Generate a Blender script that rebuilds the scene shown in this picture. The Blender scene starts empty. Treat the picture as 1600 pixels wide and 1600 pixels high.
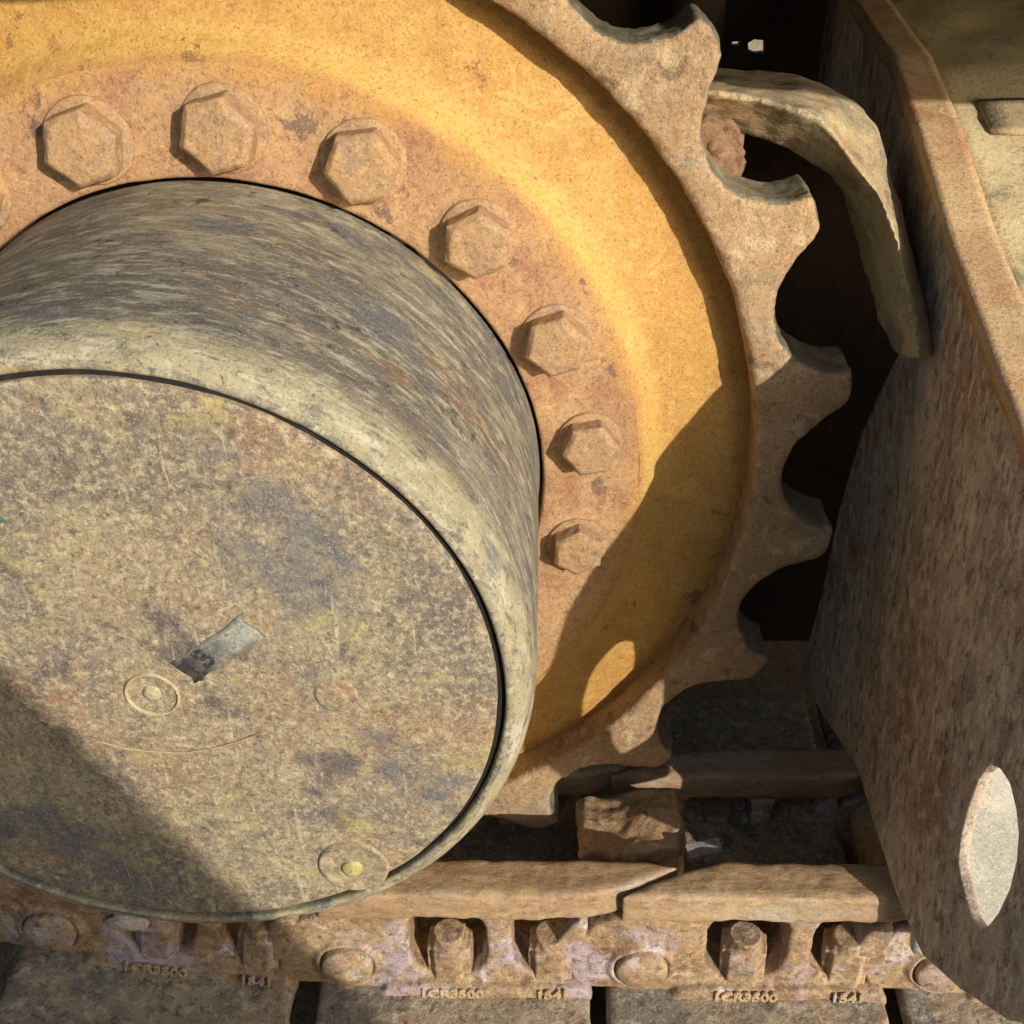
import bpy, bmesh, math, random
import numpy as np
from mathutils import Vector, Matrix, noise

random.seed(7)
SC = bpy.context.scene
COL = SC.collection
R = math.radians

# ------------------------------------------------------------------ camera, sky, sun, exposure
CAM_X = Vector((0.99927216, 0.02954472, -0.02413017))
CAM_DOWN = Vector((-0.00383437, -0.5515676, -0.83412138))
CAM_FWD = Vector((-0.0379533, 0.8336068, -0.55105286))
cam_data = bpy.data.cameras.new("camera")
cam_data.sensor_width = 36.0
cam_data.lens = 36.0 * 1785.645 / 1600.0
cam_data.clip_start = 0.01
cam_data.clip_end = 500.0
cam = bpy.data.objects.new("camera", cam_data)
cm = Matrix.Identity(4)
for i in range(3):
    cm[i][0] = CAM_X[i]
    cm[i][1] = -CAM_DOWN[i]
    cm[i][2] = -CAM_FWD[i]
cm[0][3], cm[1][3], cm[2][3] = 0.216901, -0.667097, 0.411995
cam.matrix_world = cm
COL.objects.link(cam)
SC.camera = cam

SUN = Vector((0.76, -1.0, 0.47)).normalized()
world = bpy.data.worlds.new("World")
SC.world = world
world.use_nodes = True
wn = world.node_tree
bg = wn.nodes["Background"]
sky = wn.nodes.new("ShaderNodeTexSky")
sky.sky_type = 'NISHITA'
sky.sun_disc = False
sky.sun_elevation = math.asin(SUN.z)
sky.sun_rotation = math.atan2(SUN.x, SUN.y)
sky.dust_density = 1.2
wn.links.new(sky.outputs[0], bg.inputs[0])
bg.inputs[1].default_value = 0.15
sun_data = bpy.data.lights.new("sun", 'SUN')
sun_data.energy = 2.6
sun_data.angle = R(0.5)
sun_data.color = (1.0, 0.935, 0.885)
sun = bpy.data.objects.new("sun", sun_data)
sun.rotation_euler = SUN.to_track_quat('Z', 'Y').to_euler()
COL.objects.link(sun)
SC.view_settings.view_transform = 'Standard'
SC.view_settings.look = 'None'
SC.view_settings.exposure = 0.78
SC.view_settings.gamma = 1.0
SC.view_settings.use_curve_mapping = False


# ------------------------------------------------------------------ materials
def lin(c, k=1.0):
    o = []
    for x in c:
        x = x / 255.0
        o.append(((x / 12.92) if x <= 0.04045 else ((x + 0.055) / 1.055) ** 2.4) * k)
    return (o[0], o[1], o[2], 1.0)


def make_mat(name, base, layers, rough=0.8, bumps=(), coord='OBJ', metallic=0.0, k=0.85, rough_layer=None, edge=None, spec=0.35, bands=(), grain=0.6):
    """layers: (colour, scale, detail, low, high, amount, stretch) noise masks laid over the base colour."""
    m = bpy.data.materials.new(name)
    m.use_nodes = True
    nt = m.node_tree
    N, Lk = nt.nodes, nt.links
    bsdf = N["Principled BSDF"]
    bsdf.inputs['Roughness'].default_value = rough
    bsdf.inputs['Metallic'].default_value = metallic
    bsdf.inputs['Specular IOR Level'].default_value = spec
    tc = N.new("ShaderNodeTexCoord")
    src = tc.outputs['Object']
    oi = N.new("ShaderNodeObjectInfo")
    if coord == 'CYL':
        sep = N.new("ShaderNodeSeparateXYZ")
        Lk.new(src, sep.inputs[0])
        at = N.new("ShaderNodeMath"); at.operation = 'ARCTAN2'
        Lk.new(sep.outputs[2], at.inputs[0]); Lk.new(sep.outputs[0], at.inputs[1])
        ml = N.new("ShaderNodeMath"); ml.operation = 'MULTIPLY'; ml.inputs[1].default_value = 0.206
        Lk.new(at.outputs[0], ml.inputs[0])
        ln = N.new("ShaderNodeVectorMath"); ln.operation = 'LENGTH'
        cx = N.new("ShaderNodeCombineXYZ")
        Lk.new(sep.outputs[0], cx.inputs[0]); Lk.new(sep.outputs[2], cx.inputs[2])
        Lk.new(cx.outputs[0], ln.inputs[0])
        cb = N.new("ShaderNodeCombineXYZ")
        Lk.new(ml.outputs[0], cb.inputs[0]); Lk.new(sep.outputs[1], cb.inputs[1]); Lk.new(ln.outputs['Value'], cb.inputs[2])
        src = cb.outputs[0]
    raw = src
    if bands and coord != 'CYL':
        sep = N.new("ShaderNodeSeparateXYZ"); Lk.new(src, sep.inputs[0])
        cx = N.new("ShaderNodeCombineXYZ")
        Lk.new(sep.outputs[0], cx.inputs[0]); Lk.new(sep.outputs[2], cx.inputs[2])
        ln = N.new("ShaderNodeVectorMath"); ln.operation = 'LENGTH'
        Lk.new(cx.outputs[0], ln.inputs[0])
        cb = N.new("ShaderNodeCombineXYZ")
        Lk.new(sep.outputs[1], cb.inputs[1]); Lk.new(ln.outputs['Value'], cb.inputs[2])
        raw = cb.outputs[0]
    off = N.new("ShaderNodeVectorMath"); off.operation = 'ADD'
    sc = N.new("ShaderNodeMath"); sc.operation = 'MULTIPLY'; sc.inputs[1].default_value = 7.0
    Lk.new(oi.outputs['Random'], sc.inputs[0])
    Lk.new(src, off.inputs[0]); Lk.new(sc.outputs[0], off.inputs[1])
    src = off.outputs[0]

    def noise_node(scale, detail, stretch, seed, distort=0.0, ntype=None):
        mp = N.new("ShaderNodeMapping")
        mp.inputs['Location'].default_value = (seed * 1.37, seed * 2.11, seed * 0.73)
        mp.inputs['Scale'].default_value = tuple(stretch) if stretch else (1, 1, 1)
        Lk.new(src, mp.inputs[0])
        nz = N.new("ShaderNodeTexNoise")
        nz.inputs['Scale'].default_value = scale
        nz.inputs['Detail'].default_value = detail
        nz.inputs['Roughness'].default_value = 0.68
        nz.inputs['Distortion'].default_value = distort
        Lk.new(mp.outputs[0], nz.inputs['Vector'])
        return nz

    if grain:
        layers = list(layers) + [(tuple(int(x * .58) for x in base), 620, 2, .50, .72, grain, None),
                                 (tuple(min(245, int(x * 1.22 + 8)) for x in base), 760, 2, .52, .74, grain, None)]
    def put_bands(cur):
        for bi, (comp, v0, v1, nscale, namp, bcol, bamt) in enumerate(bands):
            # colour zones that follow the part's own radius (comp 2) or depth (comp 1)
            sp = N.new("ShaderNodeSeparateXYZ")
            Lk.new(raw, sp.inputs[0])
            nz = noise_node(nscale, 6, None, 41 + bi)
            ma = N.new("ShaderNodeMath"); ma.operation = 'MULTIPLY_ADD'
            ma.inputs[1].default_value = namp * 2; ma.inputs[2].default_value = -namp
            Lk.new(nz.outputs['Fac'], ma.inputs[0])
            ad = N.new("ShaderNodeMath"); ad.operation = 'ADD'
            Lk.new(sp.outputs[comp], ad.inputs[0]); Lk.new(ma.outputs[0], ad.inputs[1])
            mr = N.new("ShaderNodeMapRange"); mr.interpolation_type = 'SMOOTHSTEP'
            mr.inputs['From Min'].default_value = v0; mr.inputs['From Max'].default_value = v1
            mr.inputs['To Min'].default_value = 0.0; mr.inputs['To Max'].default_value = bamt
            Lk.new(ad.outputs[0], mr.inputs['Value'])
            mx = N.new("ShaderNodeMix"); mx.data_type = 'RGBA'
            Lk.new(mr.outputs['Result'], mx.inputs['Factor']); Lk.new(cur, mx.inputs['A'])
            mx.inputs['B'].default_value = lin(bcol, k)
            cur = mx.outputs['Result']
        return cur

    cur = None
    for i, (c, scale, detail, lo, hi, amt, stretch) in enumerate(layers):
        nz = noise_node(scale, detail, stretch, i + 1, 0.3)
        mr = N.new("ShaderNodeMapRange")
        mr.interpolation_type = 'SMOOTHSTEP'
        mr.inputs['From Min'].default_value = lo
        mr.inputs['From Max'].default_value = hi
        mr.inputs['To Min'].default_value = 0.0
        mr.inputs['To Max'].default_value = amt
        Lk.new(nz.outputs['Fac'], mr.inputs['Value'])
        mx = N.new("ShaderNodeMix"); mx.data_type = 'RGBA'
        Lk.new(mr.outputs['Result'], mx.inputs['Factor'])
        if cur is None:
            mx.inputs['A'].default_value = lin(base, k)
        else:
            Lk.new(cur, mx.inputs['A'])
        mx.inputs['B'].default_value = lin(c, k)
        cur = mx.outputs['Result']
        if i == 2 and bands:
            cur = put_bands(cur)
    if edge:
        col, rad, amt = edge
        bv = N.new("ShaderNodeBevel"); bv.samples = 4; bv.inputs['Radius'].default_value = rad
        ge = N.new("ShaderNodeNewGeometry")
        dt = N.new("ShaderNodeVectorMath"); dt.operation = 'DOT_PRODUCT'
        Lk.new(bv.outputs[0], dt.inputs[0]); Lk.new(ge.outputs['Normal'], dt.inputs[1])
        nz = noise_node(60, 4, None, 31)
        ad = N.new("ShaderNodeMath"); ad.operation = 'ADD'
        Lk.new(dt.outputs['Value'], ad.inputs[0])
        m2 = N.new("ShaderNodeMath"); m2.operation = 'MULTIPLY_ADD'; m2.inputs[1].default_value = 0.25; m2.inputs[2].default_value = -0.125
        Lk.new(nz.outputs['Fac'], m2.inputs[0]); Lk.new(m2.outputs[0], ad.inputs[1])
        mr = N.new("ShaderNodeMapRange")
        mr.inputs['From Min'].default_value = 0.97; mr.inputs['From Max'].default_value = 0.82
        mr.inputs['To Min'].default_value = 0.0; mr.inputs['To Max'].default_value = amt
        Lk.new(ad.outputs[0], mr.inputs['Value'])
        mx = N.new("ShaderNodeMix"); mx.data_type = 'RGBA'
        Lk.new(mr.outputs['Result'], mx.inputs['Factor']); Lk.new(cur, mx.inputs['A'])
        mx.inputs['B'].default_value = lin(col, k)
        cur = mx.outputs['Result']
    if cur is None:
        bsdf.inputs['Base Color'].default_value = lin(base, k)
    else:
        Lk.new(cur, bsdf.inputs['Base Color'])
    prev = None
    for j, (scale, detail, strength, dist, stretch) in enumerate(bumps):
        nz = noise_node(scale, detail, stretch, 17 + j)
        b = N.new("ShaderNodeBump")
        b.inputs['Strength'].default_value = strength
        b.inputs['Distance'].default_value = dist
        Lk.new(nz.outputs['Fac'], b.inputs['Height'])
        if prev is not None:
            Lk.new(prev, b.inputs['Normal'])
        prev = b.outputs[0]
    if prev is not None:
        Lk.new(prev, bsdf.inputs['Normal'])
    return m


M = {}
HB = [(260, 4, .6, .0012, None), (45, 4, .5, .002, None)]
M['dish'] = make_mat("worn_yellow_paint", (198, 150, 74), [
    ((210, 166, 90), 9, 5, .38, .66, .9, None),
    ((184, 134, 68), 40, 6, .40, .72, .8, None),
    ((222, 182, 110), 160, 5, .44, .74, .6, (.8, 1, 1.2)),
    ((172, 122, 66), 300, 3, .50, .72, .6, None),
    ((172, 114, 74), 22, 6, .60, .72, .6, None),
    ((234, 196, 120), 40, 4, .62, .68, .4, (2.2, 1, .5)), ((232, 194, 116), 26, 5, .60, .68, .45, (.5, 1, 1.4)),
    ((132, 94, 66), 30, 7, .645, .665, .75, None), ((108, 84, 68), 95, 5, .665, .685, .8, None)], rough=.72, bumps=HB,
    bands=[(2, .300, .282, 30, .010, (226, 186, 104), .55), (2, .281, .274, 40, .006, (176, 124, 78), .7)])  # pale band paints the sunlit inner slope lighter; brown band is rusty flange colour
M['flange'] = make_mat("rusty_flange_paint", (182, 142, 100), [
    ((200, 162, 114), 16, 6, .40, .66, .9, None),
    ((168, 114, 84), 30, 6, .48, .68, .8, None),
    ((220, 180, 122), 180, 5, .46, .72, .65, None),
    ((140, 100, 74), 250, 4, .50, .70, .7, None),
    ((204, 138, 74), 48, 5, .60, .74, .6, None),
    ((104, 88, 80), 36, 8, .60, .64, .75, None), ((158, 112, 96), 12, 7, .52, .66, .6, None)], rough=.85, bumps=HB,
    bands=[(2, .258, .276, 26, .016, (200, 152, 78), .75)])
M['bolt'] = make_mat("dusty_bolt_steel", (184, 146, 100), [
    ((164, 136, 108), 50, 5, .40, .66, .8, None),
    ((210, 174, 122), 200, 5, .44, .70, .65, None),
    ((126, 100, 78), 280, 4, .52, .70, .7, None),
    ((146, 128, 122), 80, 4, .58, .74, .6, None)], rough=.75, bumps=[(260, 5, .7, .0012, None)])
M['tooth'] = make_mat("tan_worn_sprocket_steel", (172, 142, 104), [
    ((196, 160, 112), 18, 6, .38, .66, .9, None),
    ((156, 116, 78), 34, 6, .46, .70, .7, None),
    ((216, 182, 132), 260, 5, .46, .72, .6, (1, 1, 1)),
    ((130, 100, 74), 360, 4, .50, .70, .6, None),
    ((150, 144, 124), 12, 8, .50, .64, .65, None), ((112, 88, 68), 40, 8, .57, .64, .75, None), ((222, 198, 152), 60, 8, .55, .66, .6, None)], rough=.62, bumps=[(150, 8, .9, .0018, None), (50, 5, .5, .003, None)],
    edge=((226, 210, 170), .005, .8))
M['hub'] = make_mat("scuffed_grey_hub_paint", (160, 150, 124), [
    ((104, 102, 96), 5, 6, .42, .58, .9, (1, 2.0, 1)),
    ((146, 110, 76), 7, 7, .52, .64, .75, (1, 2.2, 1)),
    ((108, 102, 90), 14, 8, .46, .64, .75, (.8, 2.2, 1)),
    ((202, 194, 164), 120, 8, .46, .67, .75, (.5, 1.4, 1)),
    ((80, 76, 70), 130, 8, .49, .67, .75, (.5, 1.3, 1)),
    ((94, 98, 104), 16, 8, .56, .64, .7, (.7, 1.4, 1)),
    ((202, 186, 124), 46, 8, .57, .68, .55, (.6, 1.3, 1)),
    ((58, 54, 52), 60, 7, .61, .66, .8, None),
    ((214, 206, 182), 26, 8, .60, .65, .6, (.35, 2.4, 1))], rough=.7, coord='CYL',
    bands=[(1, -.182, -.206, 30, .012, (176, 164, 122), .65)], bumps=[(100, 8, .8, .0016, (.5, 1.4, 1)), (300, 3, .5, .001, None)])
M['rim'] = make_mat("ochre_rim_paint", (152, 142, 114), [
    ((190, 176, 120), 16, 7, .44, .62, .85, None),
    ((104, 100, 94), 20, 8, .50, .62, .85, None),
    ((170, 126, 84), 18, 7, .58, .66, .7, None),
    ((212, 204, 168), 160, 7, .48, .68, .7, None),
    ((88, 82, 76), 190, 7, .50, .66, .75, None)], rough=.75, bumps=HB)
COVER_LAYERS = [
    ((108, 108, 104), 4, 7, .45, .58, .8, None),
    ((124, 114, 100), 9, 8, .50, .63, .7, None),
    ((170, 134, 96), 6, 6, .48, .64, .75, None),
    ((180, 162, 122), 10, 7, .42, .64, .8, None),
    ((112, 104, 92), 20, 9, .47, .65, .7, None),
    ((172, 122, 84), 12, 8, .54, .68, .65, None),
    ((210, 194, 146), 190, 7, .46, .66, .7, None),
    ((92, 82, 72), 220, 7, .48, .66, .7, None),
    ((222, 208, 170), 340, 5, .52, .70, .65, None),
    ((78, 76, 78), 30, 9, .54, .66, .75, None),
    ((96, 102, 108), 11, 8, .53, .65, .65, None),
    ((196, 182, 106), 26, 8, .56, .69, .55, None),
    ((214, 200, 168), 30, 7, .62, .655, .5, (5, 1, .4))]
M['cover'] = make_mat("mottled_cover_paint", (160, 141, 114), COVER_LAYERS, rough=.78, bumps=[(170, 8, .9, .0016, None), (30, 5, .6, .003, None)])
M['guard'] = make_mat("dusty_brown_guard_steel", (188, 170, 146), [
    ((150, 134, 116), 7, 6, .38, .64, .85, (1, 1.2, .8)),
    ((198, 178, 148), 14, 7, .46, .68, .8, (1, 1.4, .7)),
    ((150, 104, 72), 8, 6, .52, .68, .75, None),
    ((118, 106, 98), 20, 7, .48, .68, .8, (1, 1.8, .6)),
    ((220, 204, 174), 70, 8, .49, .65, .75, (1, 1.4, .75)),
    ((84, 72, 64), 90, 8, .50, .65, .8, (1, 1.4, .75)),
    ((134, 84, 50), 30, 6, .58, .70, .75, (1, 1.4, .8)),
    ((58, 46, 40), 26, 7, .62, .70, .85, (1, 1.6, .7))], rough=.85, bumps=[(90, 7, .9, .0022, (1, 1.4, .8)), (18, 5, .6, .004, None)],
    edge=((200, 180, 140), .004, .6), k=1.08)
M['pale'] = make_mat("pale_dusty_cover_paint", (214, 190, 142), [
    ((228, 206, 156), 14, 5, .45, .62, .8, None),
    ((132, 132, 108), 18, 6, .56, .66, .8, None),
    ((168, 124, 80), 20, 5, .60, .70, .7, None),
    ((228, 214, 168), 210, 4, .53, .67, .6, None),
    ((140, 122, 88), 260, 4, .54, .66, .6, None),
    ((92, 84, 74), 42, 6, .64, .71, .7, None)], rough=.85, bumps=HB)
M['strip'] = make_mat("rust_tan_flange_strip", (196, 162, 116), [
    ((212, 184, 136), 20, 5, .45, .62, .8, None),
    ((176, 116, 78), 14, 6, .46, .66, .8, None),
    ((130, 136, 100), 26, 4, .62, .70, .7, None),
    ((222, 186, 130), 240, 4, .54, .68, .5, None),
    ((124, 92, 64), 300, 3, .56, .68, .5, None)], rough=.85, bumps=HB)
M['arch'] = make_mat("grey_cream_arch_paint", (188, 166, 126), [
    ((158, 118, 82), 13, 7, .50, .64, .75, None),
    ((132, 132, 112), 16, 5, .48, .62, .8, None),
    ((204, 190, 142), 30, 5, .54, .66, .7, None),
    ((116, 92, 62), 24, 5, .60, .70, .7, None),
    ((214, 202, 160), 210, 4, .54, .68, .5, None),
    ((96, 90, 74), 250, 4, .55, .67, .6, None)], rough=.82, bumps=HB, edge=((206, 184, 128), .003, .6))
M['link'] = make_mat("dusty_track_link_steel", (166, 138, 104), [
    ((188, 162, 124), 16, 7, .44, .62, .85, None),
    ((130, 98, 70), 22, 8, .50, .63, .8, None),
    ((186, 172, 186), 11, 6, .50, .60, .8, None),  # lilac and whitish patches put the polished web's sheen into the colour
    ((216, 206, 204), 18, 7, .57, .63, .75, None),
    ((214, 184, 132), 130, 7, .48, .66, .7, None),
    ((96, 74, 56), 150, 7, .50, .66, .75, None),
    ((112, 112, 108), 26, 8, .58, .65, .7, None)], rough=.6, bumps=[(130, 8, .9, .0018, None), (40, 5, .7, .003, None)],
    edge=((224, 196, 146), .004, .65))
M['polished'] = make_mat("polished_tooth_flank_steel", (162, 154, 126), [
    ((120, 114, 96), 30, 7, .44, .62, .85, (1, .3, 1)),
    ((204, 194, 158), 120, 7, .48, .66, .8, (1, .25, 1)),
    ((140, 104, 66), 40, 7, .54, .66, .8, None)], rough=.38, metallic=.35, spec=.6, bumps=[(160, 6, .6, .001, (1, .25, 1))])
M['rail'] = make_mat("worn_brown_rail_steel", (172, 142, 106), [
    ((192, 162, 120), 22, 5, .45, .62, .8, (.4, 2, 1)),
    ((146, 104, 74), 20, 8, .52, .65, .65, (.6, 1, 1)), ((188, 180, 160), 12, 7, .52, .64, .7, (.35, 1.6, 1)),
    ((214, 182, 130), 120, 6, .48, .70, .6, (.5, 1.4, 1.2)),
    ((112, 86, 62), 160, 5, .50, .70, .6, (.55, 1.4, 1.2))], rough=.55, bumps=[(120, 6, .7, .0015, (.5, 1.4, 1.2)), (200, 4, .4, .001, None)],
    edge=((220, 190, 130), .004, .6))
M['shoe'] = make_mat("dusty_grey_shoe_plate_steel", (166, 148, 120), [
    ((124, 120, 108), 9, 7, .44, .60, .85, None),
    ((190, 168, 132), 16, 7, .48, .63, .8, None),
    ((78, 82, 82), 14, 9, .54, .63, .85, None),
    ((158, 116, 84), 18, 7, .56, .65, .6, None),
    ((214, 198, 164), 120, 8, .48, .66, .75, None),
    ((82, 72, 62), 140, 8, .50, .66, .75, None)], rough=.85, bumps=[(110, 9, 1.0, .0024, None), (34, 5, .6, .004, None)])
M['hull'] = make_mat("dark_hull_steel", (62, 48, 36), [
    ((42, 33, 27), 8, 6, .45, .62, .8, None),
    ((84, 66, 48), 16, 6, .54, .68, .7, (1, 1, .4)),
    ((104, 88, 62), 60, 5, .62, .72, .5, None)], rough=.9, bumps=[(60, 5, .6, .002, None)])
M['frame'] = make_mat("pale_grey_frame_paint", (176, 174, 158), [
    ((148, 148, 138), 18, 6, .47, .62, .7, None),
    ((196, 190, 164), 40, 5, .54, .68, .7, None),
    ((150, 146, 130), 160, 5, .56, .68, .6, (1, 1, .4)),
    ((214, 212, 202), 220, 4, .56, .68, .5, None)], rough=.6, k=1.0, bumps=HB)
M['mud'] = make_mat("dry_rusty_mud", (146, 114, 84), [
    ((98, 70, 50), 60, 6, .48, .62, .8, None),
    ((178, 146, 108), 150, 5, .54, .68, .6, None)], rough=.95, bumps=[(160, 5, .9, .003, None)])
M['pale_mud'] = make_mat("dry_pale_mud", (214, 194, 182), [
    ((186, 162, 148), 90, 6, .48, .62, .8, None),
    ((232, 220, 212), 170, 5, .54, .68, .6, None)], rough=.95, bumps=[(160, 5, .8, .002, None)])
M['grey_chip'] = make_mat("grey_stone_chip", (150, 142, 132), [((120, 112, 104), 80, 5, .45, .62, .8, None)], rough=.9, bumps=HB)
M['soil'] = make_mat("dry_yellow_soil", (196, 166, 122), [
    ((170, 138, 98), 5, 7, .45, .62, .8, None),
    ((216, 192, 150), 20, 6, .54, .66, .7, None),
    ((130, 104, 76), 60, 5, .58, .68, .6, None)], rough=.95, bumps=[(18, 7, .8, .03, None), (120, 5, .6, .006, None)])
M['tag_plate'] = make_mat("weathered_sticker_film", (136, 134, 116), [
    ((96, 104, 100), 90, 5, .48, .60, .8, None),
    ((186, 176, 144), 160, 5, .48, .68, .7, None),
    ((70, 66, 66), 260, 4, .58, .68, .7, None)], rough=.5, bumps=[(260, 4, .5, .001, None)])
M['tag_ink'] = make_mat("faded_sticker_ink", (66, 54, 56), [((120, 116, 116), 260, 4, .52, .62, .8, None)], rough=.6)
M['tag_green'] = make_mat("weathered_green_sticker", (84, 108, 92), [((170, 182, 160), 160, 4, .5, .62, .8, None)], rough=.5)
M['yellow_plug'] = make_mat("bright_ochre_plug_paint", (190, 178, 112), [((164, 148, 96), 200, 4, .5, .64, .7, None)], rough=.6, bumps=HB)
M['ring'] = make_mat("pale_scratched_ring", (192, 176, 134), [((158, 140, 104), 160, 5, .44, .68, .8, None)], rough=.6, bumps=HB)
M['grey_spot'] = make_mat("smeared_plug_paint", (148, 132, 102), COVER_LAYERS[3:4] + COVER_LAYERS[5:9], rough=.78, bumps=[(150, 6, .7, .0014, None)])
M['dark'] = make_mat("painted_gap_shade", (34, 30, 26), [((58, 50, 42), 120, 5, .5, .66, .7, None)], rough=.8)


# ------------------------------------------------------------------ mesh helpers
def link_obj(name, me, mat=None, parent=None, smooth=True):
    o = bpy.data.objects.new(name, me)
    if mat is not None:
        me.materials.clear()
        me.materials.append(mat)
    if smooth:
        me.shade_smooth()
    COL.objects.link(o)
    if parent is not None:
        o.parent = parent
    return o


def thing(name, label, cat, loc=(0, 0, 0), group=None):
    o = bpy.data.objects.new(name, None)
    o.empty_display_size = 0.05
    o.location = loc
    COL.objects.link(o)
    o['label'] = label
    o['category'] = cat
    if group:
        o['group'] = group
    return o


def tag(o, label, cat, group=None):
    o['label'] = label
    o['category'] = cat
    if group:
        o['group'] = group
    return o


def eval_mesh(me, mods):
    o = bpy.data.objects.new("work", me)
    COL.objects.link(o)
    for t, kw in mods:
        md = o.modifiers.new(t, t)
        for a, b in kw.items():
            setattr(md, a, b)
    dg = bpy.context.evaluated_depsgraph_get()
    dg.update()
    out = bpy.data.meshes.new_from_object(o.evaluated_get(dg))
    bpy.data.objects.remove(o)
    return out


def rough_up(me, amps):
    n = len(me.vertices)
    co = np.empty(n * 3); me.vertices.foreach_get('co', co); co = co.reshape(-1, 3)
    no = np.empty(n * 3); me.vertices.foreach_get('normal', no); no = no.reshape(-1, 3)
    d = np.zeros(n)
    for freq, amp, seed in amps:
        o = Vector((seed * 3.1, seed * 1.7, seed * 5.3))
        d += np.array([noise.noise(Vector(c) * freq + o) for c in co]) * amp
    co = co + no * d[:, None]
    me.vertices.foreach_set('co', co.ravel())
    me.update()
    return me


def cast_mesh(me, voxel=.0025, smooth=4, amps=((60, .0006, 1), (14, .0008, 2)), factor=.5):
    """Fuse overlapping solids into one cast-looking skin with softened edges and an uneven surface."""
    out = eval_mesh(me, [('REMESH', dict(mode='VOXEL', voxel_size=voxel)), ('SMOOTH', dict(factor=factor, iterations=smooth))])
    return rough_up(out, amps)


def plate_mesh(outline, holes=(), t=.01, bevel=0.0, plane='XZ', at=0.0, res=1):
    """A flat outline (with holes) given real thickness. XZ: spans y in [at, at+t]. YZ: spans x in [at, at+t]. XY: z in [at, at+t]."""
    cu = bpy.data.curves.new("outline", 'CURVE')
    cu.dimensions = '2D'
    cu.fill_mode = 'BOTH'
    cu.extrude = t / 2 - bevel
    cu.bevel_depth = bevel
    cu.bevel_resolution = res
    cu.offset = -bevel
    for poly in [outline] + list(holes):
        sp = cu.splines.new('POLY')
        sp.points.add(len(poly) - 1)
        for p, (a, b) in zip(sp.points, poly):
            p.co = (a, b, 0, 1)
        sp.use_cyclic_u = True
    o = bpy.data.objects.new("work", cu)
    COL.objects.link(o)
    dg = bpy.context.evaluated_depsgraph_get()
    dg.update()
    me = bpy.data.meshes.new_from_object(o.evaluated_get(dg))
    bpy.data.objects.remove(o)
    bm = bmesh.new(); bm.from_mesh(me)
    bmesh.ops.remove_doubles(bm, verts=bm.verts, dist=1e-5)
    for v in bm.verts:
        a, b, c = v.co
        if plane == 'XZ':
            v.co = (a, at + t / 2 - c, b)
        elif plane == 'YZ':
            v.co = (at + t / 2 + c, a, b)
        else:
            v.co = (a, b, at + t / 2 + c)
    bmesh.ops.recalc_face_normals(bm, faces=bm.faces)
    bm.to_mesh(me); bm.free()
    return me


def lathe(profile, seg=256, closed=False, jitter=0.0):
    """profile of (r, y) points turned about the Y axis."""
    vs, fs = [], []
    n = len(profile)
    for i in range(seg):
        a = 2 * math.pi * i / seg
        for r, y in profile:
            vs.append((r * math.cos(a), y, r * math.sin(a)))
    m = n if closed else n - 1
    for i in range(seg):
        j = (i + 1) % seg
        for q in range(m):
            q2 = (q + 1) % n
            fs.append((i * n + q, j * n + q, j * n + q2, i * n + q2))
    me = bpy.data.meshes.new("lathe")
    me.from_pydata(vs, [], fs)
    bm = bmesh.new(); bm.from_mesh(me)
    bmesh.ops.remove_doubles(bm, verts=bm.verts, dist=1e-6)
    bmesh.ops.recalc_face_normals(bm, faces=bm.faces)
    bm.to_mesh(me); bm.free()
    me.update()
    return me


def refine(profile, step):
    out = []
    for (a, b), (c, d) in zip(profile[:-1], profile[1:]):
        k = max(1, int(math.hypot(c - a, d - b) / step))
        for i in range(k):
            out.append((a + (c - a) * i / k, b + (d - b) * i / k))
    out.append(profile[-1])
    return out


def join(meshes):
    bm = bmesh.new()
    for m in meshes:
        bm.from_mesh(m)
    me = bpy.data.meshes.new("joined")
    bm.to_mesh(me); bm.free()
    return me


def box_mesh(x0, x1, y0, y1, z0, z1):
    bm = bmesh.new()
    bmesh.ops.create_cube(bm, size=1.0)
    for v in bm.verts:
        v.co = ((x0 + x1) / 2 + v.co.x * (x1 - x0), (y0 + y1) / 2 + v.co.y * (y1 - y0), (z0 + z1) / 2 + v.co.z * (z1 - z0))
    me = bpy.data.meshes.new("box")
    bm.to_mesh(me); bm.free()
    return me


def cyl_mesh(c, axis, r, h, seg=32, r2=None):
    """cylinder from c along axis for length h."""
    bm = bmesh.new()
    bmesh.ops.create_cone(bm, cap_ends=True, segments=seg, radius1=r, radius2=r if r2 is None else r2, depth=h)
    ax = Vector(axis).normalized()
    q = ax.to_track_quat('Z', 'Y').to_matrix().to_4x4()
    bmesh.ops.transform(bm, matrix=Matrix.Translation(Vector(c) + ax * h / 2) @ q, verts=bm.verts)
    me = bpy.data.meshes.new("cyl")
    bm.to_mesh(me); bm.free()
    return me


def text_mesh(s, size, depth, bevel=0.0):
    cu = bpy.data.curves.new("letters", 'FONT')
    cu.body = s
    cu.size = size
    cu.extrude = depth
    cu.bevel_depth = bevel
    cu.align_x = 'CENTER'
    cu.align_y = 'CENTER'
    o = bpy.data.objects.new("work", cu)
    COL.objects.link(o)
    dg = bpy.context.evaluated_depsgraph_get(); dg.update()
    me = bpy.data.meshes.new_from_object(o.evaluated_get(dg))
    bpy.data.objects.remove(o)
    return me


def xf(me, mat):
    me.transform(mat)
    return me


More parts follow.
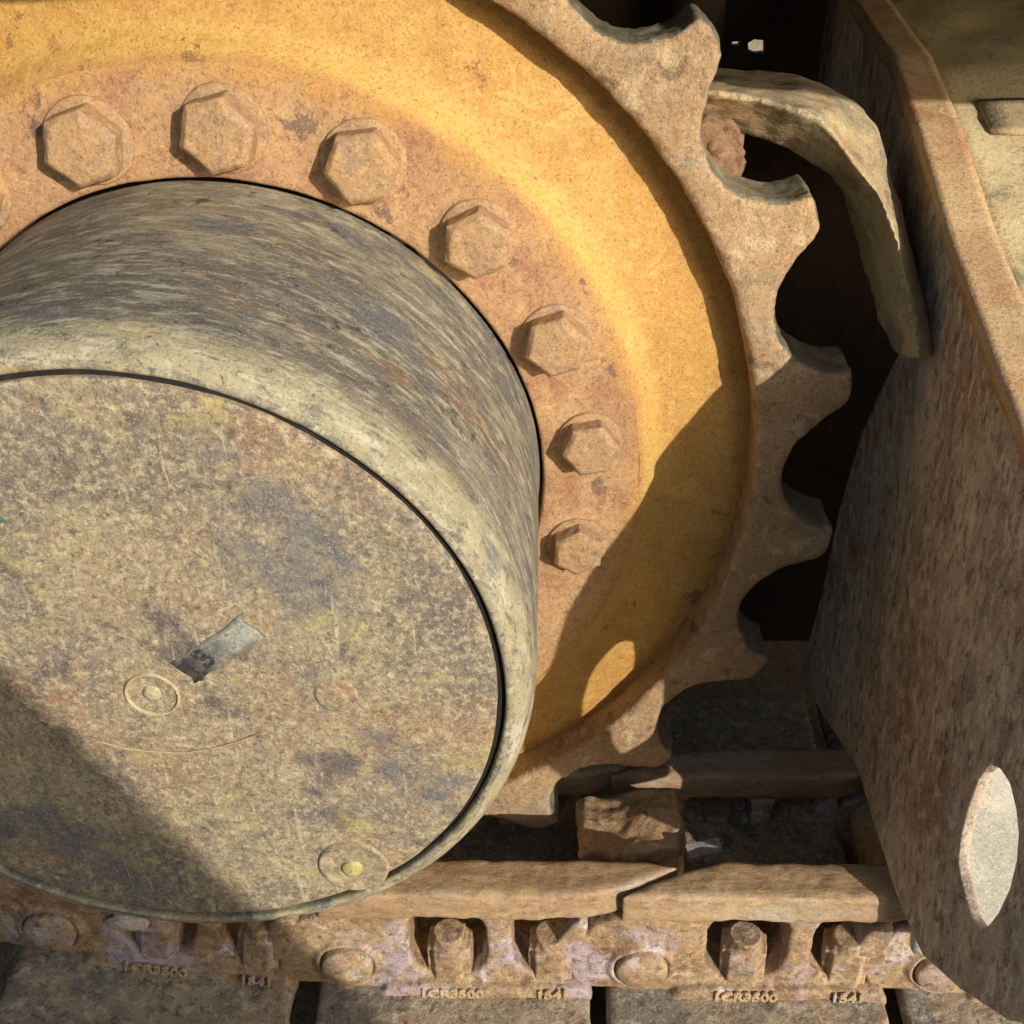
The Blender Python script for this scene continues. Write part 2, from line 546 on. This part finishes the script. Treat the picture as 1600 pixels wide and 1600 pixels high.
def blob(c, rad, seed, squash=(1, 1, 1), amp=.35, freq=1.6, sub=4):
    bm = bmesh.new()
    bmesh.ops.create_icosphere(bm, subdivisions=sub, radius=1.0)
    o = Vector((seed, seed * 2.3, seed * .7))
    for v in bm.verts:
        n = noise.noise(v.co * freq + o) * amp + noise.noise(v.co * freq * 3.1 + o) * amp * .4
        v.co = v.co * (1 + n)
        v.co = Vector((v.co.x * squash[0] * rad + c[0], v.co.y * squash[1] * rad + c[1], v.co.z * squash[2] * rad + c[2]))
    me = bpy.data.meshes.new("blob")
    bm.to_mesh(me); bm.free()
    return me


# ------------------------------------------------------------------ ground and far setting
def ground_height(x, y):
    h = -0.52
    h += 0.012 * noise.noise(Vector((x * 3, y * 3, 1.0))) + 0.006 * noise.noise(Vector((x * 14, y * 14, 4.0)))
    return h


def build_ground():
    vs, fs = [], []
    xs = np.concatenate([np.linspace(-60, -3, 12), np.linspace(-2.8, 4, 90), np.linspace(4.5, 60, 12)])
    ys = np.concatenate([np.linspace(-60, -4.2, 12), np.linspace(-4, 3, 90), np.linspace(3.4, 60, 12)])
    for y in ys:
        for x in xs:
            vs.append((x, y, ground_height(x, y)))
    n = len(xs)
    for j in range(len(ys) - 1):
        for i in range(n - 1):
            fs.append((j * n + i, j * n + i + 1, (j + 1) * n + i + 1, (j + 1) * n + i))
    me = bpy.data.meshes.new("ground")
    me.from_pydata(vs, [], fs)
    o = link_obj("ground", me, M['soil'])
    o['kind'] = 'structure'
    return o


build_ground()


def build_shadow_bank():
    """The bank of spoil behind the photographer's spot; its shoulder shades the low left of the hub cover."""
    s = 1.284
    A = Vector((-.077, -.216, .018)) + SUN / -SUN.y * s
    B = Vector((.024, -.216, -.169)) + SUN / -SUN.y * s
    slope = (B.z - A.z) / (B.x - A.x)
    top_y = A.y
    vs, fs = [], []
    xs = np.linspace(-1.6, 1.75, 70)
    ys = np.linspace(-2.9, -.82, 56)
    for y in ys:
        for x in xs:
            line = A.z + slope * (x + .76 * (y - top_y) - A.x)
            line = min(line, .78 + .05 * math.sin(x * 5))
            line = min(line, .78 + (x + 1.0) * 1.2)
            z = line - abs(y - top_y) * 1.0 + .010 * noise.noise(Vector((x * 7, y * 7, 2.0)))
            vs.append((x, y, max(z, -.56)))
    n = len(xs)
    for j in range(len(ys) - 1):
        for i in range(n - 1):
            fs.append((j * n + i, j * n + i + 1, (j + 1) * n + i + 1, (j + 1) * n + i))
    me = bpy.data.meshes.new("added_shadow_bank")
    me.from_pydata(vs, [], fs)
    o = link_obj("added_shadow_bank", me, M['soil'])
    o['kind'] = 'structure'


build_shadow_bank()  # out of view, added only to cast the diagonal shadow on the cover

# ------------------------------------------------------------------ machine hull (dark side and overhang)
hull = thing("machine_hull", "dark brown steel machine side in deep shade behind the toothed sprocket", "machine body", (0, .45, 0))


def hull_part(name, me, mat, **kw):
    return link_obj(name, xf(me, Matrix.Translation((0, -.45, 0))), mat, hull, smooth=False)


def rect(x, z, w, h, sk=0.0):
    return [(x - w / 2, z - h / 2), (x + w / 2, z - h / 2), (x + w / 2 + sk, z + h / 2), (x - w / 2 + sk, z + h / 2)]


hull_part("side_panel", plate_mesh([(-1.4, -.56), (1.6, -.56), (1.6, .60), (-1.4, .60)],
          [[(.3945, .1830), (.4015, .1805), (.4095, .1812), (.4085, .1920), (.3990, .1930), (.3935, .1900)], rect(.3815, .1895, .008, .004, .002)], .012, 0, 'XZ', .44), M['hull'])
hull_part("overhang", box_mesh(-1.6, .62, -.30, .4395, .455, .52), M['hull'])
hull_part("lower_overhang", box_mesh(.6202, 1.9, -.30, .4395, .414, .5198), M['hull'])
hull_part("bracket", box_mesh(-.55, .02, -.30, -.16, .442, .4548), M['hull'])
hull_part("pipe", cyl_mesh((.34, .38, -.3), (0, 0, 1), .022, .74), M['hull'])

# ------------------------------------------------------------------ final drive with sprocket
PH, DP = 0.7433, 2 * math.pi / 21
drive = thing("final_drive", "big yellow toothed sprocket bolted round a protruding olive round hub", "sprocket")

# hub
hub_prof = refine([(.2063, .004), (.2060, -.02), (.2063, -.190)], .004)
for i in range(1, 9):
    a = math.pi / 2 * i / 8
    hub_prof.append((.2063 - .012 * (1 - math.cos(a)), -.190 - .0258 * math.sin(a)))
hub_prof += [(.1935, -.2160)]
hub_o = link_obj("hub_housing", rough_up(lathe(hub_prof, 320), ((9, .0012, 3), (40, .0003, 4))), M['hub'], drive)
rim_prof = [(.1928, -.2154), (.1912, -.2160), (.1904, -.2152), (.1902, -.2085)]
rim_prof = refine([(.1950, -.2153), (.1938, -.2162), (.1925, -.2168), (.1912, -.2166), (.1903, -.2155), (.1900, -.2040)], .0015)
link_obj("hub_rim", rough_up(lathe(rim_prof, 320), ((30, .0005, 3),)), M['rim'], drive)
link_obj("gap_shade_ring", lathe([(.1901, -.2118), (.1884, -.2128), (.1861, -.2126)], 256), M['dark'], drive)  # dark ring added to paint the shade in the gap round the cover
cov_prof = refine([(.1862, -.204), (.1862, -.2150), (.1856, -.2158), (.1845, -.2161), (.10, -.2165), (.0006, -.2166)], .006)
cover = link_obj("cover_plate", rough_up(lathe(cov_prof, 320), ((18, .0010, 5), (70, .0004, 6))), M['cover'], drive)

YF = -.2166


def on_cover(name, me, mat, x, z, rot=0.0, parent=None):
    xf(me, Matrix.Translation((x, YF, z)) @ Matrix.Rotation(rot, 4, 'Y'))
    return link_obj(name, me, mat, parent or cover)


# centre plug: a pale ring with a small nub
on_cover("plug_ring", lathe([(.0150, .001), (.0148, -.0010), (.0142, -.0016), (.0134, -.0010), (.0132, .001)], 64), M['ring'], .001, -.002)
on_cover("plug_nub", lathe([(.0050, .001), (.0045, -.0012), (.0030, -.0020), (.0004, -.0022)], 32), M['ring'], .001, -.001)
# lower plug
on_cover("drain_plug", rough_up(lathe([(.0215, .001), (.0210, -.0010), (.0196, -.0015), (.0180, -.0006), (.0100, -.0004), (.0004, -.0008)], 64), ((90, .0005, 3),)), M['grey_spot'], .0955, -.1395)
on_cover("drain_plug_nub", rough_up(lathe([(.0066, .001), (.0062, -.0020), (.0044, -.0027), (.0004, -.0029)], 24), ((130, .0012, 5),)), M['yellow_plug'], .0945, -.1400)
on_cover("blank_plug", rough_up(lathe([(.0120, .0012), (.0115, -.0006), (.0100, -.0008), (.0004, -.0008)], 48), ((90, .0004, 9),)), M['grey_spot'], .1000, -.0020)


def rag_plate(w, h, t, seed, n=10):
    pts = []
    for i in range(n):
        pts.append((-w / 2 + w * i / n, -h / 2 + random.uniform(0, h * .10)))
    for i in range(4):
        pts.append((w / 2 - random.uniform(0, w * .05), -h / 2 + h * i / 4))
    for i in range(n):
        pts.append((w / 2 - w * i / n, h / 2 - random.uniform(0, h * .10)))
    for i in range(4):
        pts.append((-w / 2 + random.uniform(0, w * .05), h / 2 - h * i / 4))
    return plate_mesh(pts, (), t, 0, 'XZ', -t)


tag_rot = -math.atan2(.035, .046)
stick = on_cover("sticker", rag_plate(.053, .0185, .0009, 1), M['tag_plate'], .0415, .0295, tag_rot)
for ch, dx in (("J", -.019), ("B", -.0095)):
    me = text_mesh(ch, .017, .0002, .0004)
    xf(me, Matrix.Rotation(math.pi / 2, 4, 'X'))
    xf(me, Matrix.Translation((.0415, YF - .0010, .0295)) @ Matrix.Rotation(tag_rot, 4, 'Y') @ Matrix.Translation((dx, 0, 0)))
    link_obj("letter", me, M['tag_ink'], cover)
on_cover("sticker", rag_plate(.034, .017, .0007, 2), M['tag_green'], -.066, .1075, tag_rot)


# scratches on the cover: raised weld spatter lines near the plug
def ridge(points, r, mat, name, parent):
    cu = bpy.data.curves.new("line", 'CURVE'); cu.dimensions = '3D'
    cu.bevel_depth = r; cu.bevel_resolution = 1
    sp = cu.splines.new('POLY'); sp.points.add(len(points) - 1)
    for p, c in zip(sp.points, points):
        p.co = (*c, 1); p.radius = random.uniform(.5, 1.1)
    o = bpy.data.objects.new("work", cu); COL.objects.link(o)
    dg = bpy.context.evaluated_depsgraph_get(); dg.update()
    me = bpy.data.meshes.new_from_object(o.evaluated_get(dg)); bpy.data.objects.remove(o)
    return link_obj(name, me, mat, parent)


ridge([(-.038 + .095 * t, YF - .0002, -.037 - .010 * math.sin(t * 3.1) + .008 * t * t + .0012 * noise.noise(Vector((t * 9, 0, 0)))) for t in np.linspace(0, 1, 24)], .0005, M['ring'], "scratch", cover)
# flange
fl_prof = refine([(.2072, .02), (.2086, .004), (.2092, .0008), (.2110, .0), (.2700, .0), (.2745, .0012)], .004)
link_obj("bolt_flange", rough_up(lathe(fl_prof, 320), ((24, .0008, 7), (90, .0004, 8))), M['flange'], drive)
dish_prof = refine([(.2740, .0012), (.2770, .0028), (.2815, .0078), (.2868, .0145), (.2895, .0165), (.2925, .0178), (.3180, .0252), (.3420, .0315), (.3540, .0340)], .003)
link_obj("dish", rough_up(lathe(dish_prof, 320), ((20, .0009, 9), (80, .0004, 10))), M['dish'], drive)

# tooth ring
TOOTH = [(-.5, .3733), (-.45, .3732), (-.40, .3738), (-.355, .3752), (-.31, .3777), (-.265, .3812), (-.22, .3858), (-.18, .3912), (-.145, .398), (-.125, .4055), (-.122, .4115),
         (-.122, .4158), (-.075, .4168), (-.03, .4168), (.015, .4162), (.050, .4150), (.085, .4122), (.113, .4078), (.135, .4035), (.165, .3975), (.205, .3915), (.25, .3862), (.30, .3815), (.355, .3775), (.41, .3750), (.46, .3737)]
out = []
for kk in range(21):
    for fr, r in TOOTH:
        th = PH - DP * (kk + fr)
        rr = r + random.uniform(-.0004, .0004)
        out.append((rr * math.cos(th), rr * math.sin(th)))
inner = [(.3528 * math.cos(2 * math.pi * i / 240), .3528 * math.sin(2 * math.pi * i / 240)) for i in range(240)]
ring = plate_mesh(out, [inner], .0480, .0045, 'XZ', .0046, 2)
ring = cast_mesh(ring, .0022, 2, ((70, .0013, 1), (220, .0007, 4), (16, .0012, 2)))
ring_o = link_obj("tooth_ring", ring, M['tooth'], drive)
ring.materials.append(M['polished'])
for p in ring.polygons:
    rr = math.hypot(p.center.x, p.center.z)
    if rr > .368 and abs(p.normal.y) < .62 and (p.normal.x * p.center.x + p.normal.z * p.center.z) > -.2:
        p.material_index = 1
lip = lathe([(.3529, .036), (.3526, .0062), (.3560, .0055), (.3560, .036)], 300)
back = lathe([(.3545, .0352), (.3400, .044), (.21, .044)], 128)
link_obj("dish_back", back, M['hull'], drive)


# bolts
def bolt_mesh(seed):
    r = .0226
    me = cyl_mesh((0, .001, 0), (0, -1, 0), r, .0205, 6)
    bm = bmesh.new(); bm.from_mesh(me)
    bmesh.ops.bevel(bm, geom=[e for e in bm.edges if abs(e.verts[0].co.y - e.verts[1].co.y) < 1e-4 and e.verts[0].co.y < -.01], offset=.0034, segments=1, affect='EDGES')
    bm.to_mesh(me); bm.free()
    return cast_mesh(me, .0010, 2, ((190, .0005, seed), (60, .0006, seed + 5)))


def washer_mesh(seed):
    return rough_up(lathe([(.0250, .001), (.0252, -.0010), (.0248, -.0022), (.0238, -.0028), (.0160, -.0028)], 64), ((120, .0006, seed),))


bolt_ang = [103.06, 83.57, 63.96, 44.9, 25.33, 6.58, -13.4]
bolt_rad = [.2376, .2388, .2414, .2413, .2414, .2415, .2390]
bolt_rot = [12, 17, 25, 5, 12, 22, 3]
rest = 243.54 / 12
for i in range(1, 11):
    bolt_ang.append(-13.4 - rest * (i + 1)); bolt_rad.append(.2405); bolt_rot.append(random.uniform(0, 60))
heads = [bolt_mesh(s) for s in (1, 2, 3)]
washers = [washer_mesh(s) for s in (1, 2)]
BS = [1.04, 1.03, 1.0, .96, .93, .87, .84]
marks = {1: "80"}
for i, (a, r, q) in enumerate(zip(bolt_ang, bolt_rad, bolt_rot)):
    me = heads[i % 3]
    o = bpy.data.objects.new("bolt", me)
    if not me.materials:
        me.materials.append(M['bolt']); me.shade_smooth()
    COL.objects.link(o)
    o.parent = drive
    o.location = (r * math.cos(R(a)), 0, r * math.sin(R(a)))
    o.scale = (BS[i],) * 3 if i < 7 else (.95,) * 3
    o.rotation_euler = (random.uniform(-.03, .03), R(q), random.uniform(-.03, .03))
    wm = washers[i % 2]
    w = bpy.data.objects.new("washer", wm)
    if not wm.materials:
        wm.materials.append(M['bolt']); wm.shade_smooth()
    COL.objects.link(w)
    w.parent = o
    w.location = (0, 0, 0)
    if i in marks:
        tm = text_mesh(marks[i], .0125, .0001, .0003)
        xf(tm, Matrix.Rotation(math.pi / 2, 4, 'X'))
        tm.transform(Matrix.Translation((0, -.0193, 0)) @ Matrix.Rotation(R(-q), 4, 'Y'))
        link_obj("head_mark", tm, M['bolt'], o)

# ------------------------------------------------------------------ track chain
X0, PITCH, ZP = .0498, .2339, -.389


def arc(cx, cy, r, a0, a1, n):
    return [(cx + r * math.cos(R(a0 + (a1 - a0) * i / n)), cy + r * math.sin(R(a0 + (a1 - a0) * i / n))) for i in range(n + 1)]


def window(u0, u1, v0, v1, r):
    p = arc(u0 + r, v0 + r, r, 180, 270, 5) + arc(u1 - r, v0 + r, r, 270, 360, 5)
    p += arc(u1 - r * .6, v1 - r * .6, r * .6, 0, 90, 4) + arc(u0 + r * .6, v1 - r * .6, r * .6, 90, 180, 4)
    return p


def side_link_mesh(front, seed, lower=0.0):
    """front: y of the outer face; the body reaches back 4 cm."""
    y = front
    web = [(-.046, -.030)] + arc(0, 0, .0585, 205, 92, 14) + [(.02, .062), (.196, .062)]
    web += arc(PITCH, 0, .0720, 121, 196, 10) + [(.150, -.034), (.02, -.034)]
    w1 = window(.050, .112, -.019, .059, .029)
    w2 = window(.132, .191, -.014, .059, .024)
    parts = [plate_mesh(web, [w1, w2], .034, 0, 'XZ', y + .003)]
    rail = [(-.022, y + .001), (.060, y), (.150, y), (.194, y + .002), (.222, y + .010), (.252, y + .024), (.262, y + .030), (.250, y + .034), (.235, y + .036), (.060, y + .036), (.040, y + .030), (.006, y + .016)]
    parts.append(plate_mesh(rail, (), .030, .004, 'XY', .056))
    # inner lug that carries the bushing of the next joint
    parts.append(plate_mesh(arc(PITCH, 0, .052, -180, 180, 28)[:-1], (), .026, 0, 'XZ', y + .034))
    parts.append(plate_mesh([(.18, -.034), (.19, .062), (.215, .062), (PITCH, .05), (PITCH, -.034)], (), .024, 0, 'XZ', y + .030))
    # foot flange that sits on the shoe
    foot = [(.018, -.040), (.030, -.024), (.060, -.018), (.110, -.022), (.150, -.019), (.190, -.022), (.196, -.036), (.188, -.050), (.150, -.056), (.115, -.051), (.085, -.056), (.050, -.057), (.026, -.050)]
    parts.append(plate_mesh(foot, (), .036, .003, 'XZ', y - .006))
    # pin boss ring
    parts.append(lathe_at([(.0262, .010), (.0262, -.0002), (.0250, -.0014), (.0224, -.0016), (.0212, .002), (.0212, .010)], (0, y, 0)))
    me = join(parts)
    return cast_mesh(me, .0021, 4, ((55, .0012, seed), (150, .0005, seed + 3), (14, .0012, seed + 6)))


def lathe_at(prof, c, seg=48):
    me = lathe(prof, seg, closed=True)
    return xf(me, Matrix.Translation(c))


def nut_mesh(seed):
    b = box_mesh(-.0175, .0175, -.0165, .0165, -.036, .020)
    bm = bmesh.new(); bm.from_mesh(b)
    bmesh.ops.bevel(bm, geom=[e for e in bm.edges], offset=.0060, segments=3, affect='EDGES')
    bm.to_mesh(b); bm.free()
    me = join([b, cyl_mesh((0, -.002, .010), (0, 0, 1), .0125, .016, 24)])
    return cast_mesh(me, .0013, 2, ((120, .0006, seed), (40, .0006, seed + 4)))


near_meshes = [side_link_mesh(-.110, 3), side_link_mesh(-.110, 11)]
far_mesh = side_link_mesh(.060, 7)
nuts = [nut_mesh(2), nut_mesh(5)]
pin_me = rough_up(lathe([(.0203, .02), (.0203, -.0010), (.0190, -.0028), (.0100, -.0034), (.0004, -.0036)], 40), ((120, .0006, 3),))
bush_me = rough_up(cast_mesh(cyl_mesh((0, -.078, 0), (0, 1, 0), .0375, .125, 40), .003, 2, ((40, .0012, 3),)), ((20, .001, 2),))


def split_rail(me, zlim):
    """Worn running surface gets its own material slot by height."""
    me.materials.clear()
    me.materials.append(M['link'])
    me.materials.append(M['rail'])
    for p in me.polygons:
        p.material_index = 1 if p.center.z > zlim else 0
    me.shade_smooth()


for me in near_meshes + [far_mesh]:
    split_rail(me, .0545)


def shoe_mesh(seed):
    x0, x1 = -.0265, PITCH - .0395
    top = -.0310
    parts = [box_mesh(x0, x1, -.42, .24, top - .018, top)]
    me = join(parts)
    return cast_mesh(me, .0042, 2, ((22, .0022, seed), (70, .0010, seed + 2)))


shoes = [shoe_mesh(4), shoe_mesh(9)]
grouser = [cast_mesh(box_mesh(PITCH - .085, PITCH - .065, -.42, .24, -.115, -.050), .006, 2, ((20, .002, 3),))]
text_a = text_mesh("1CR3500", .0135, .0008, .0005)
text_b = text_mesh("1541", .0135, .0008, .0005)
for t in (text_a, text_b):
    xf(t, Matrix.Rotation(math.pi / 2, 4, 'X'))

labels = {
    -2: "steeply tilted track link climbing at the bottom left corner of the photo",
    -1: "slightly tilted track link under the round hub, its top rail hidden",
    0: "track link below the lowest sprocket teeth, its two nut windows open",
    1: "track link just left of the pointed brown guard tip, with two open nut windows",
    2: "track link mostly hidden behind the pointed brown guard tip",
}


def inst(name, me, mat, parent, loc=(0, 0, 0), rot=(0, 0, 0)):
    if mat is not None and not me.materials:
        me.materials.append(mat); me.shade_smooth()
    o = bpy.data.objects.new(name, me)
    COL.objects.link(o)
    o.parent = parent
    o.location = loc
    o.rotation_euler = rot
    return o


RW = math.hypot(X0, ZP)
STEP = 2 * math.asin(PITCH / 2 / RW)
A0 = math.atan2(ZP, X0)


def joint(k):
    """Pin centre k: the chain lies flat to the right and wraps up round the sprocket to the left."""
    if k >= 0:
        return Vector((X0 + PITCH * k, 0, ZP))
    return Vector((RW * math.cos(A0 + STEP * k), 0, RW * math.sin(A0 + STEP * k)))


for kx in (-2, -1, 0, 1, 2, 3):
    if kx == 3:
        lab = "track link farthest right, behind the brown guard plate"
    else:
        lab = labels[kx]
    j0, j1 = joint(kx), joint(kx + 1)
    t = thing("track_link", lab, "track link", j0, "links of the crawler track")
    t.rotation_euler = (0, -math.atan2(j1.z - j0.z, j1.x - j0.x), 0)
    inst("side_link", near_meshes[kx % 2], None, t)
    inst("side_link", far_mesh, None, t, (0, 0, -.050))
    inst("pin", pin_me, M['link'], t, (0, -.1125, 0))
    inst("bushing", bush_me, M['tooth'], t, (0, 0, -.004))
    for j, u in enumerate((.0815, .1625)):
        inst("nut", nuts[(j + kx) % 2], M['link'], t, (u, -.094, .0), (.02 * j, 0, R(-4 - 2 * j - 5 * max(kx, 0))))
        inst("nut", nuts[(j + kx + 1) % 2], M['link'], t, (u, .076, -.050), (0, 0, R(20 + 9 * j)))
    sh = inst("track_shoe", shoes[kx % 2], M['shoe'], t)
    inst("grouser", grouser[0], M['shoe'], sh)
    inst("casting_number", text_a, M['link'], t, (.082, -.1168, -.0262), (0, R(1), 0))
    inst("casting_number", text_b, M['link'], t, (.163, -.1168, -.0262), (0, R(-2), 0))

# ------------------------------------------------------------------ guard beside the sprocket
XG = .456
guard = thing("sprocket_guard", "dark brown pointed steel guard plate with a lens-shaped slot, right of the sprocket", "guard", (XG, 0, 0))
GI = Matrix.Translation((-XG, 0, 0))


def gpart(name, me, mat, smooth=True, parent=None):
    return link_obj(name, xf(me, GI), mat, parent or guard, smooth)


ridge_yz = [(.42, .250), (.33, .243), (.24, .233), (.179, .227), (.088, .199), (-.007, .161), (-.088, .137), (-.150, .120), (-.206, .099), (-.242, .084), (-.281, .053), (-.306, .022)]
outline = ridge_yz + [(-.325, -.03), (-.328, -.095), (-.318, -.135), (-.302, -.154), (-.250, -.205), (-.194, -.250), (-.160, -.259), (-.136, -.264), (-.075, -.266), (-.014, -.265), (.060, -.296), (.186, -.349), (.178, -.300), (.157, -.222), (.146, -.127), (.120, -.037), (.082, .032), (.057, .072), (.074, .094), (.114, .115), (.171, .128), (.227, .135), (.313, .139), (.42, .124)]
hole = [(-.209, -.059), (-.222, -.050), (-.235, -.047), (-.248, -.052), (-.257, -.060), (-.263, -.074), (-.265, -.094), (-.262, -.118), (-.257, -.135), (-.249, -.149), (-.238, -.154), (-.226, -.152), (-.214, -.149), (-.206, -.144), (-.201, -.128), (-.200, -.105), (-.202, -.080)]


def dense(poly, step=.01, jit=.0):
    o = []
    n = len(poly)
    for i in range(n):
        a, b = poly[i], poly[(i + 1) % n]
        k = max(1, int(math.hypot(b[0] - a[0], b[1] - a[1]) / step))
        for j in range(k):
            o.append((a[0] + (b[0] - a[0]) * j / k + random.uniform(-jit, jit), a[1] + (b[1] - a[1]) * j / k + random.uniform(-jit, jit)))
    return o


end_plate = plate_mesh(dense(outline, .012, .0006), [hole], .007, .0012, 'YZ', XG)
# triangulated fill is fine on a flat plate; relief comes from the material
gpart("end_plate", end_plate, M['guard'], False)


# edge flange: tan strip along the ridge, then the pale sloping cover
def strip_mesh(path, x0, x1, dz, t, nx=8, amp=.0015, seed=1, step=.012):
    pts = []
    for (a, b) in zip(path[:-1], path[1:]):
        k = max(1, int(math.hypot(b[0] - a[0], b[1] - a[1]) / step))
        for j in range(k):
            pts.append((a[0] + (b[0] - a[0]) * j / k, a[1] + (b[1] - a[1]) * j / k))
    pts.append(path[-1])
    vs, fs = [], []
    n = len(pts)
    for lay in (0, 1):
        for (y, z) in pts:
            for i in range(nx + 1):
                x = x0 + (x1 - x0) * i / nx
                nz = amp * noise.noise(Vector((x * 20, y * 20, seed))) + amp * .6 * noise.noise(Vector((x * 60, y * 60, seed + 3)))
                vs.append((x, y, z + dz + nz - (t if lay else 0)))
    m = nx + 1
    o = n * m
    for j in range(n - 1):
        for i in range(nx):
            a = j * m + i
            fs.append((a, a + 1, a + m + 1, a + m))
            fs.append((o + a, o + a + m, o + a + m + 1, o + a + 1))
    for j in range(n - 1):
        a = j * m
        fs.append((a, a + m, o + a + m, o + a)); a += nx
        fs.append((a, o + a, o + a + m, a + m))
    for i in range(nx):
        fs.append((i, o + i, o + i + 1, i + 1))
        a = (n - 1) * m + i
        fs.append((a, a + 1, o + a + 1, o + a))
    me = bpy.data.meshes.new("strip")
    me.from_pydata(vs, [], fs)
    bm = bmesh.new(); bm.from_mesh(me)
    bmesh.ops.recalc_face_normals(bm, faces=bm.faces)
    bm.to_mesh(me); bm.free()
    return me


gpart("edge_flange", strip_mesh(ridge_yz[:9], XG - .004, XG + .024, .005, .011, 6, .0014, 1), M['strip'])
gpart("top_cover", strip_mesh(ridge_yz[:9], XG + .0225, XG + .75, -.004, .010, 60, .0030, 5), M['pale'])
gpart("cover_seam", strip_mesh([(.136, .2135), (.120, .2090), (.108, .2052), (.100, .2025)], XG + .046, XG + .75, -.0008, .004, 40, .0022, 9, .004), M['arch'])

# arch: thick curved rim over the sprocket's upper right


def resample3(p, n):
    p = np.array(p)
    d = np.concatenate([[0], np.cumsum(np.linalg.norm(np.diff(p, axis=0), axis=1))])
    t = np.linspace(0, d[-1], n)
    return [tuple(float(np.interp(q, d, p[:, c])) for c in range(3)) for q in t]


# five edges of the arch bar: inner edge (set back), front crest, rear top edge, and the two rear corners
NA = 60
e_mid = resample3([[0.18, 0.05, 0.2475], [0.3073, 0.05, 0.2415], [0.3438, 0.05, 0.2356], [0.3761, 0.05, 0.2257], [0.3884, 0.05, 0.2136], [0.4029, 0.045, 0.1965], [0.4178, 0.035, 0.1807], [0.4271, 0.02, 0.1603], [0.4368, 0.0, 0.1265], [0.4403, -0.012, 0.1058], [0.442, -0.018, 0.0956]], NA)
e_in = resample3([[0.18, 0.085, 0.21810000000000002], [0.3131, 0.085, 0.2121], [0.3495, 0.085, 0.2031], [0.3766, 0.085, 0.1911], [0.3984, 0.083, 0.1785], [0.4183, 0.075, 0.1544], [0.4282, 0.062, 0.1288], [0.435, 0.045, 0.1075], [0.4389, 0.025, 0.0882], [0.4396, 0.01, 0.0812]], NA)
e_out = resample3([[0.18, 0.11, 0.2406], [0.3272, 0.11, 0.2346], [0.3791, 0.11, 0.2301], [0.4091, 0.11, 0.2183], [0.4277, 0.105, 0.2054], [0.4363, 0.09, 0.1796], [0.4435, 0.072, 0.1589], [0.4515, 0.045, 0.1281], [0.4545, 0.02, 0.1069], [0.4545, 0.006, 0.0973], [0.4545, -0.004, 0.0887]], NA)
rows = [(e_in, 0), (e_mid, 0), (e_out, 0), (e_out, .035), (e_in, .06)]
vs, fs = [], []
for e, y in rows:
    vs += [(x, yy + y, z) for x, yy, z in e]
for r_ in range(5):
    for i in range(NA - 1):
        a, b = r_ * NA + i, ((r_ + 1) % 5) * NA + i
        fs.append((a, a + 1, b + 1, b))
fs.append(tuple(r_ * NA for r_ in range(5)))
fs.append(tuple(r_ * NA + NA - 1 for r_ in range(4, -1, -1)))
arch = bpy.data.meshes.new("arch")
arch.from_pydata(vs, [], fs)
bm = bmesh.new(); bm.from_mesh(arch); bmesh.ops.recalc_face_normals(bm, faces=bm.faces); bm.to_mesh(arch); bm.free()
arch = cast_mesh(arch, .0022, 2, ((40, .0018, 3), (120, .0008, 5), (12, .0015, 2)))
gpart("arch_rim", arch, M['arch'])
# ------------------------------------------------------------------ track roller frame seen through the slot
frame = thing("roller_frame", "pale grey roller frame showing through the lens-shaped slot of the guard", "track frame", (.9, 0, 0))
fo = cast_mesh(join([box_mesh(.475, 1.5, -.138, -.122, -.335, .02), box_mesh(.475, 1.5, -.130, .02, -.275, .02)]), .008, 1, ((12, .002, 3), (50, .0012, 5)))
link_obj("frame_beam", xf(fo, Matrix.Translation((-.9, 0, 0))), M['frame'], frame)

# ------------------------------------------------------------------ mud, chips
tag(link_obj("mud_clod", blob((.317, .064, .197), .021, 3, (1.0, .8, 1.1), .38, 1.7, 4), M['mud']),
    "lumpy pinkish mud clod stuck under the arch between two upper teeth", "mud clod")
cake_out = [(.232, -.338), (.240, -.330), (.256, -.333), (.272, -.331), (.288, -.327), (.303, -.322), (.316, -.322), (.322, -.334), (.318, -.352), (.322, -.376), (.318, -.404), (.258, -.404), (.250, -.380), (.244, -.366), (.236, -.352)]
cake = cast_mesh(plate_mesh(dense(cake_out, .006, .0008), (), .066, 0, 'XZ', -.046), .0024, 16, ((34, .006, 2), (110, .002, 4), (16, .004, 9)))
tag(link_obj("mud_cake", cake, M['tooth']), "tan saddle of packed dirt on the bushing below the lowest right tooth", "packed dirt")
tag(link_obj("stone_chip", xf(box_mesh(-.014, .014, -.006, .006, -.003, .003), Matrix.Translation((.334, -.052, -.318)) @ Matrix.Rotation(.3, 4, 'Z') @ Matrix.Rotation(.25, 4, 'X')), M['grey_chip'], smooth=False),
    "flat grey chip wedged between the two rails beside the mud", "stone chip")
tag(link_obj("mud_lump", blob((-.117, -.1095, -.338), .013, 4, (1.2, .35, .8), .3, 1.4), M['pale_mud']),
    "small whitish mud lump on the link below the hub's lower left edge", "mud lump")
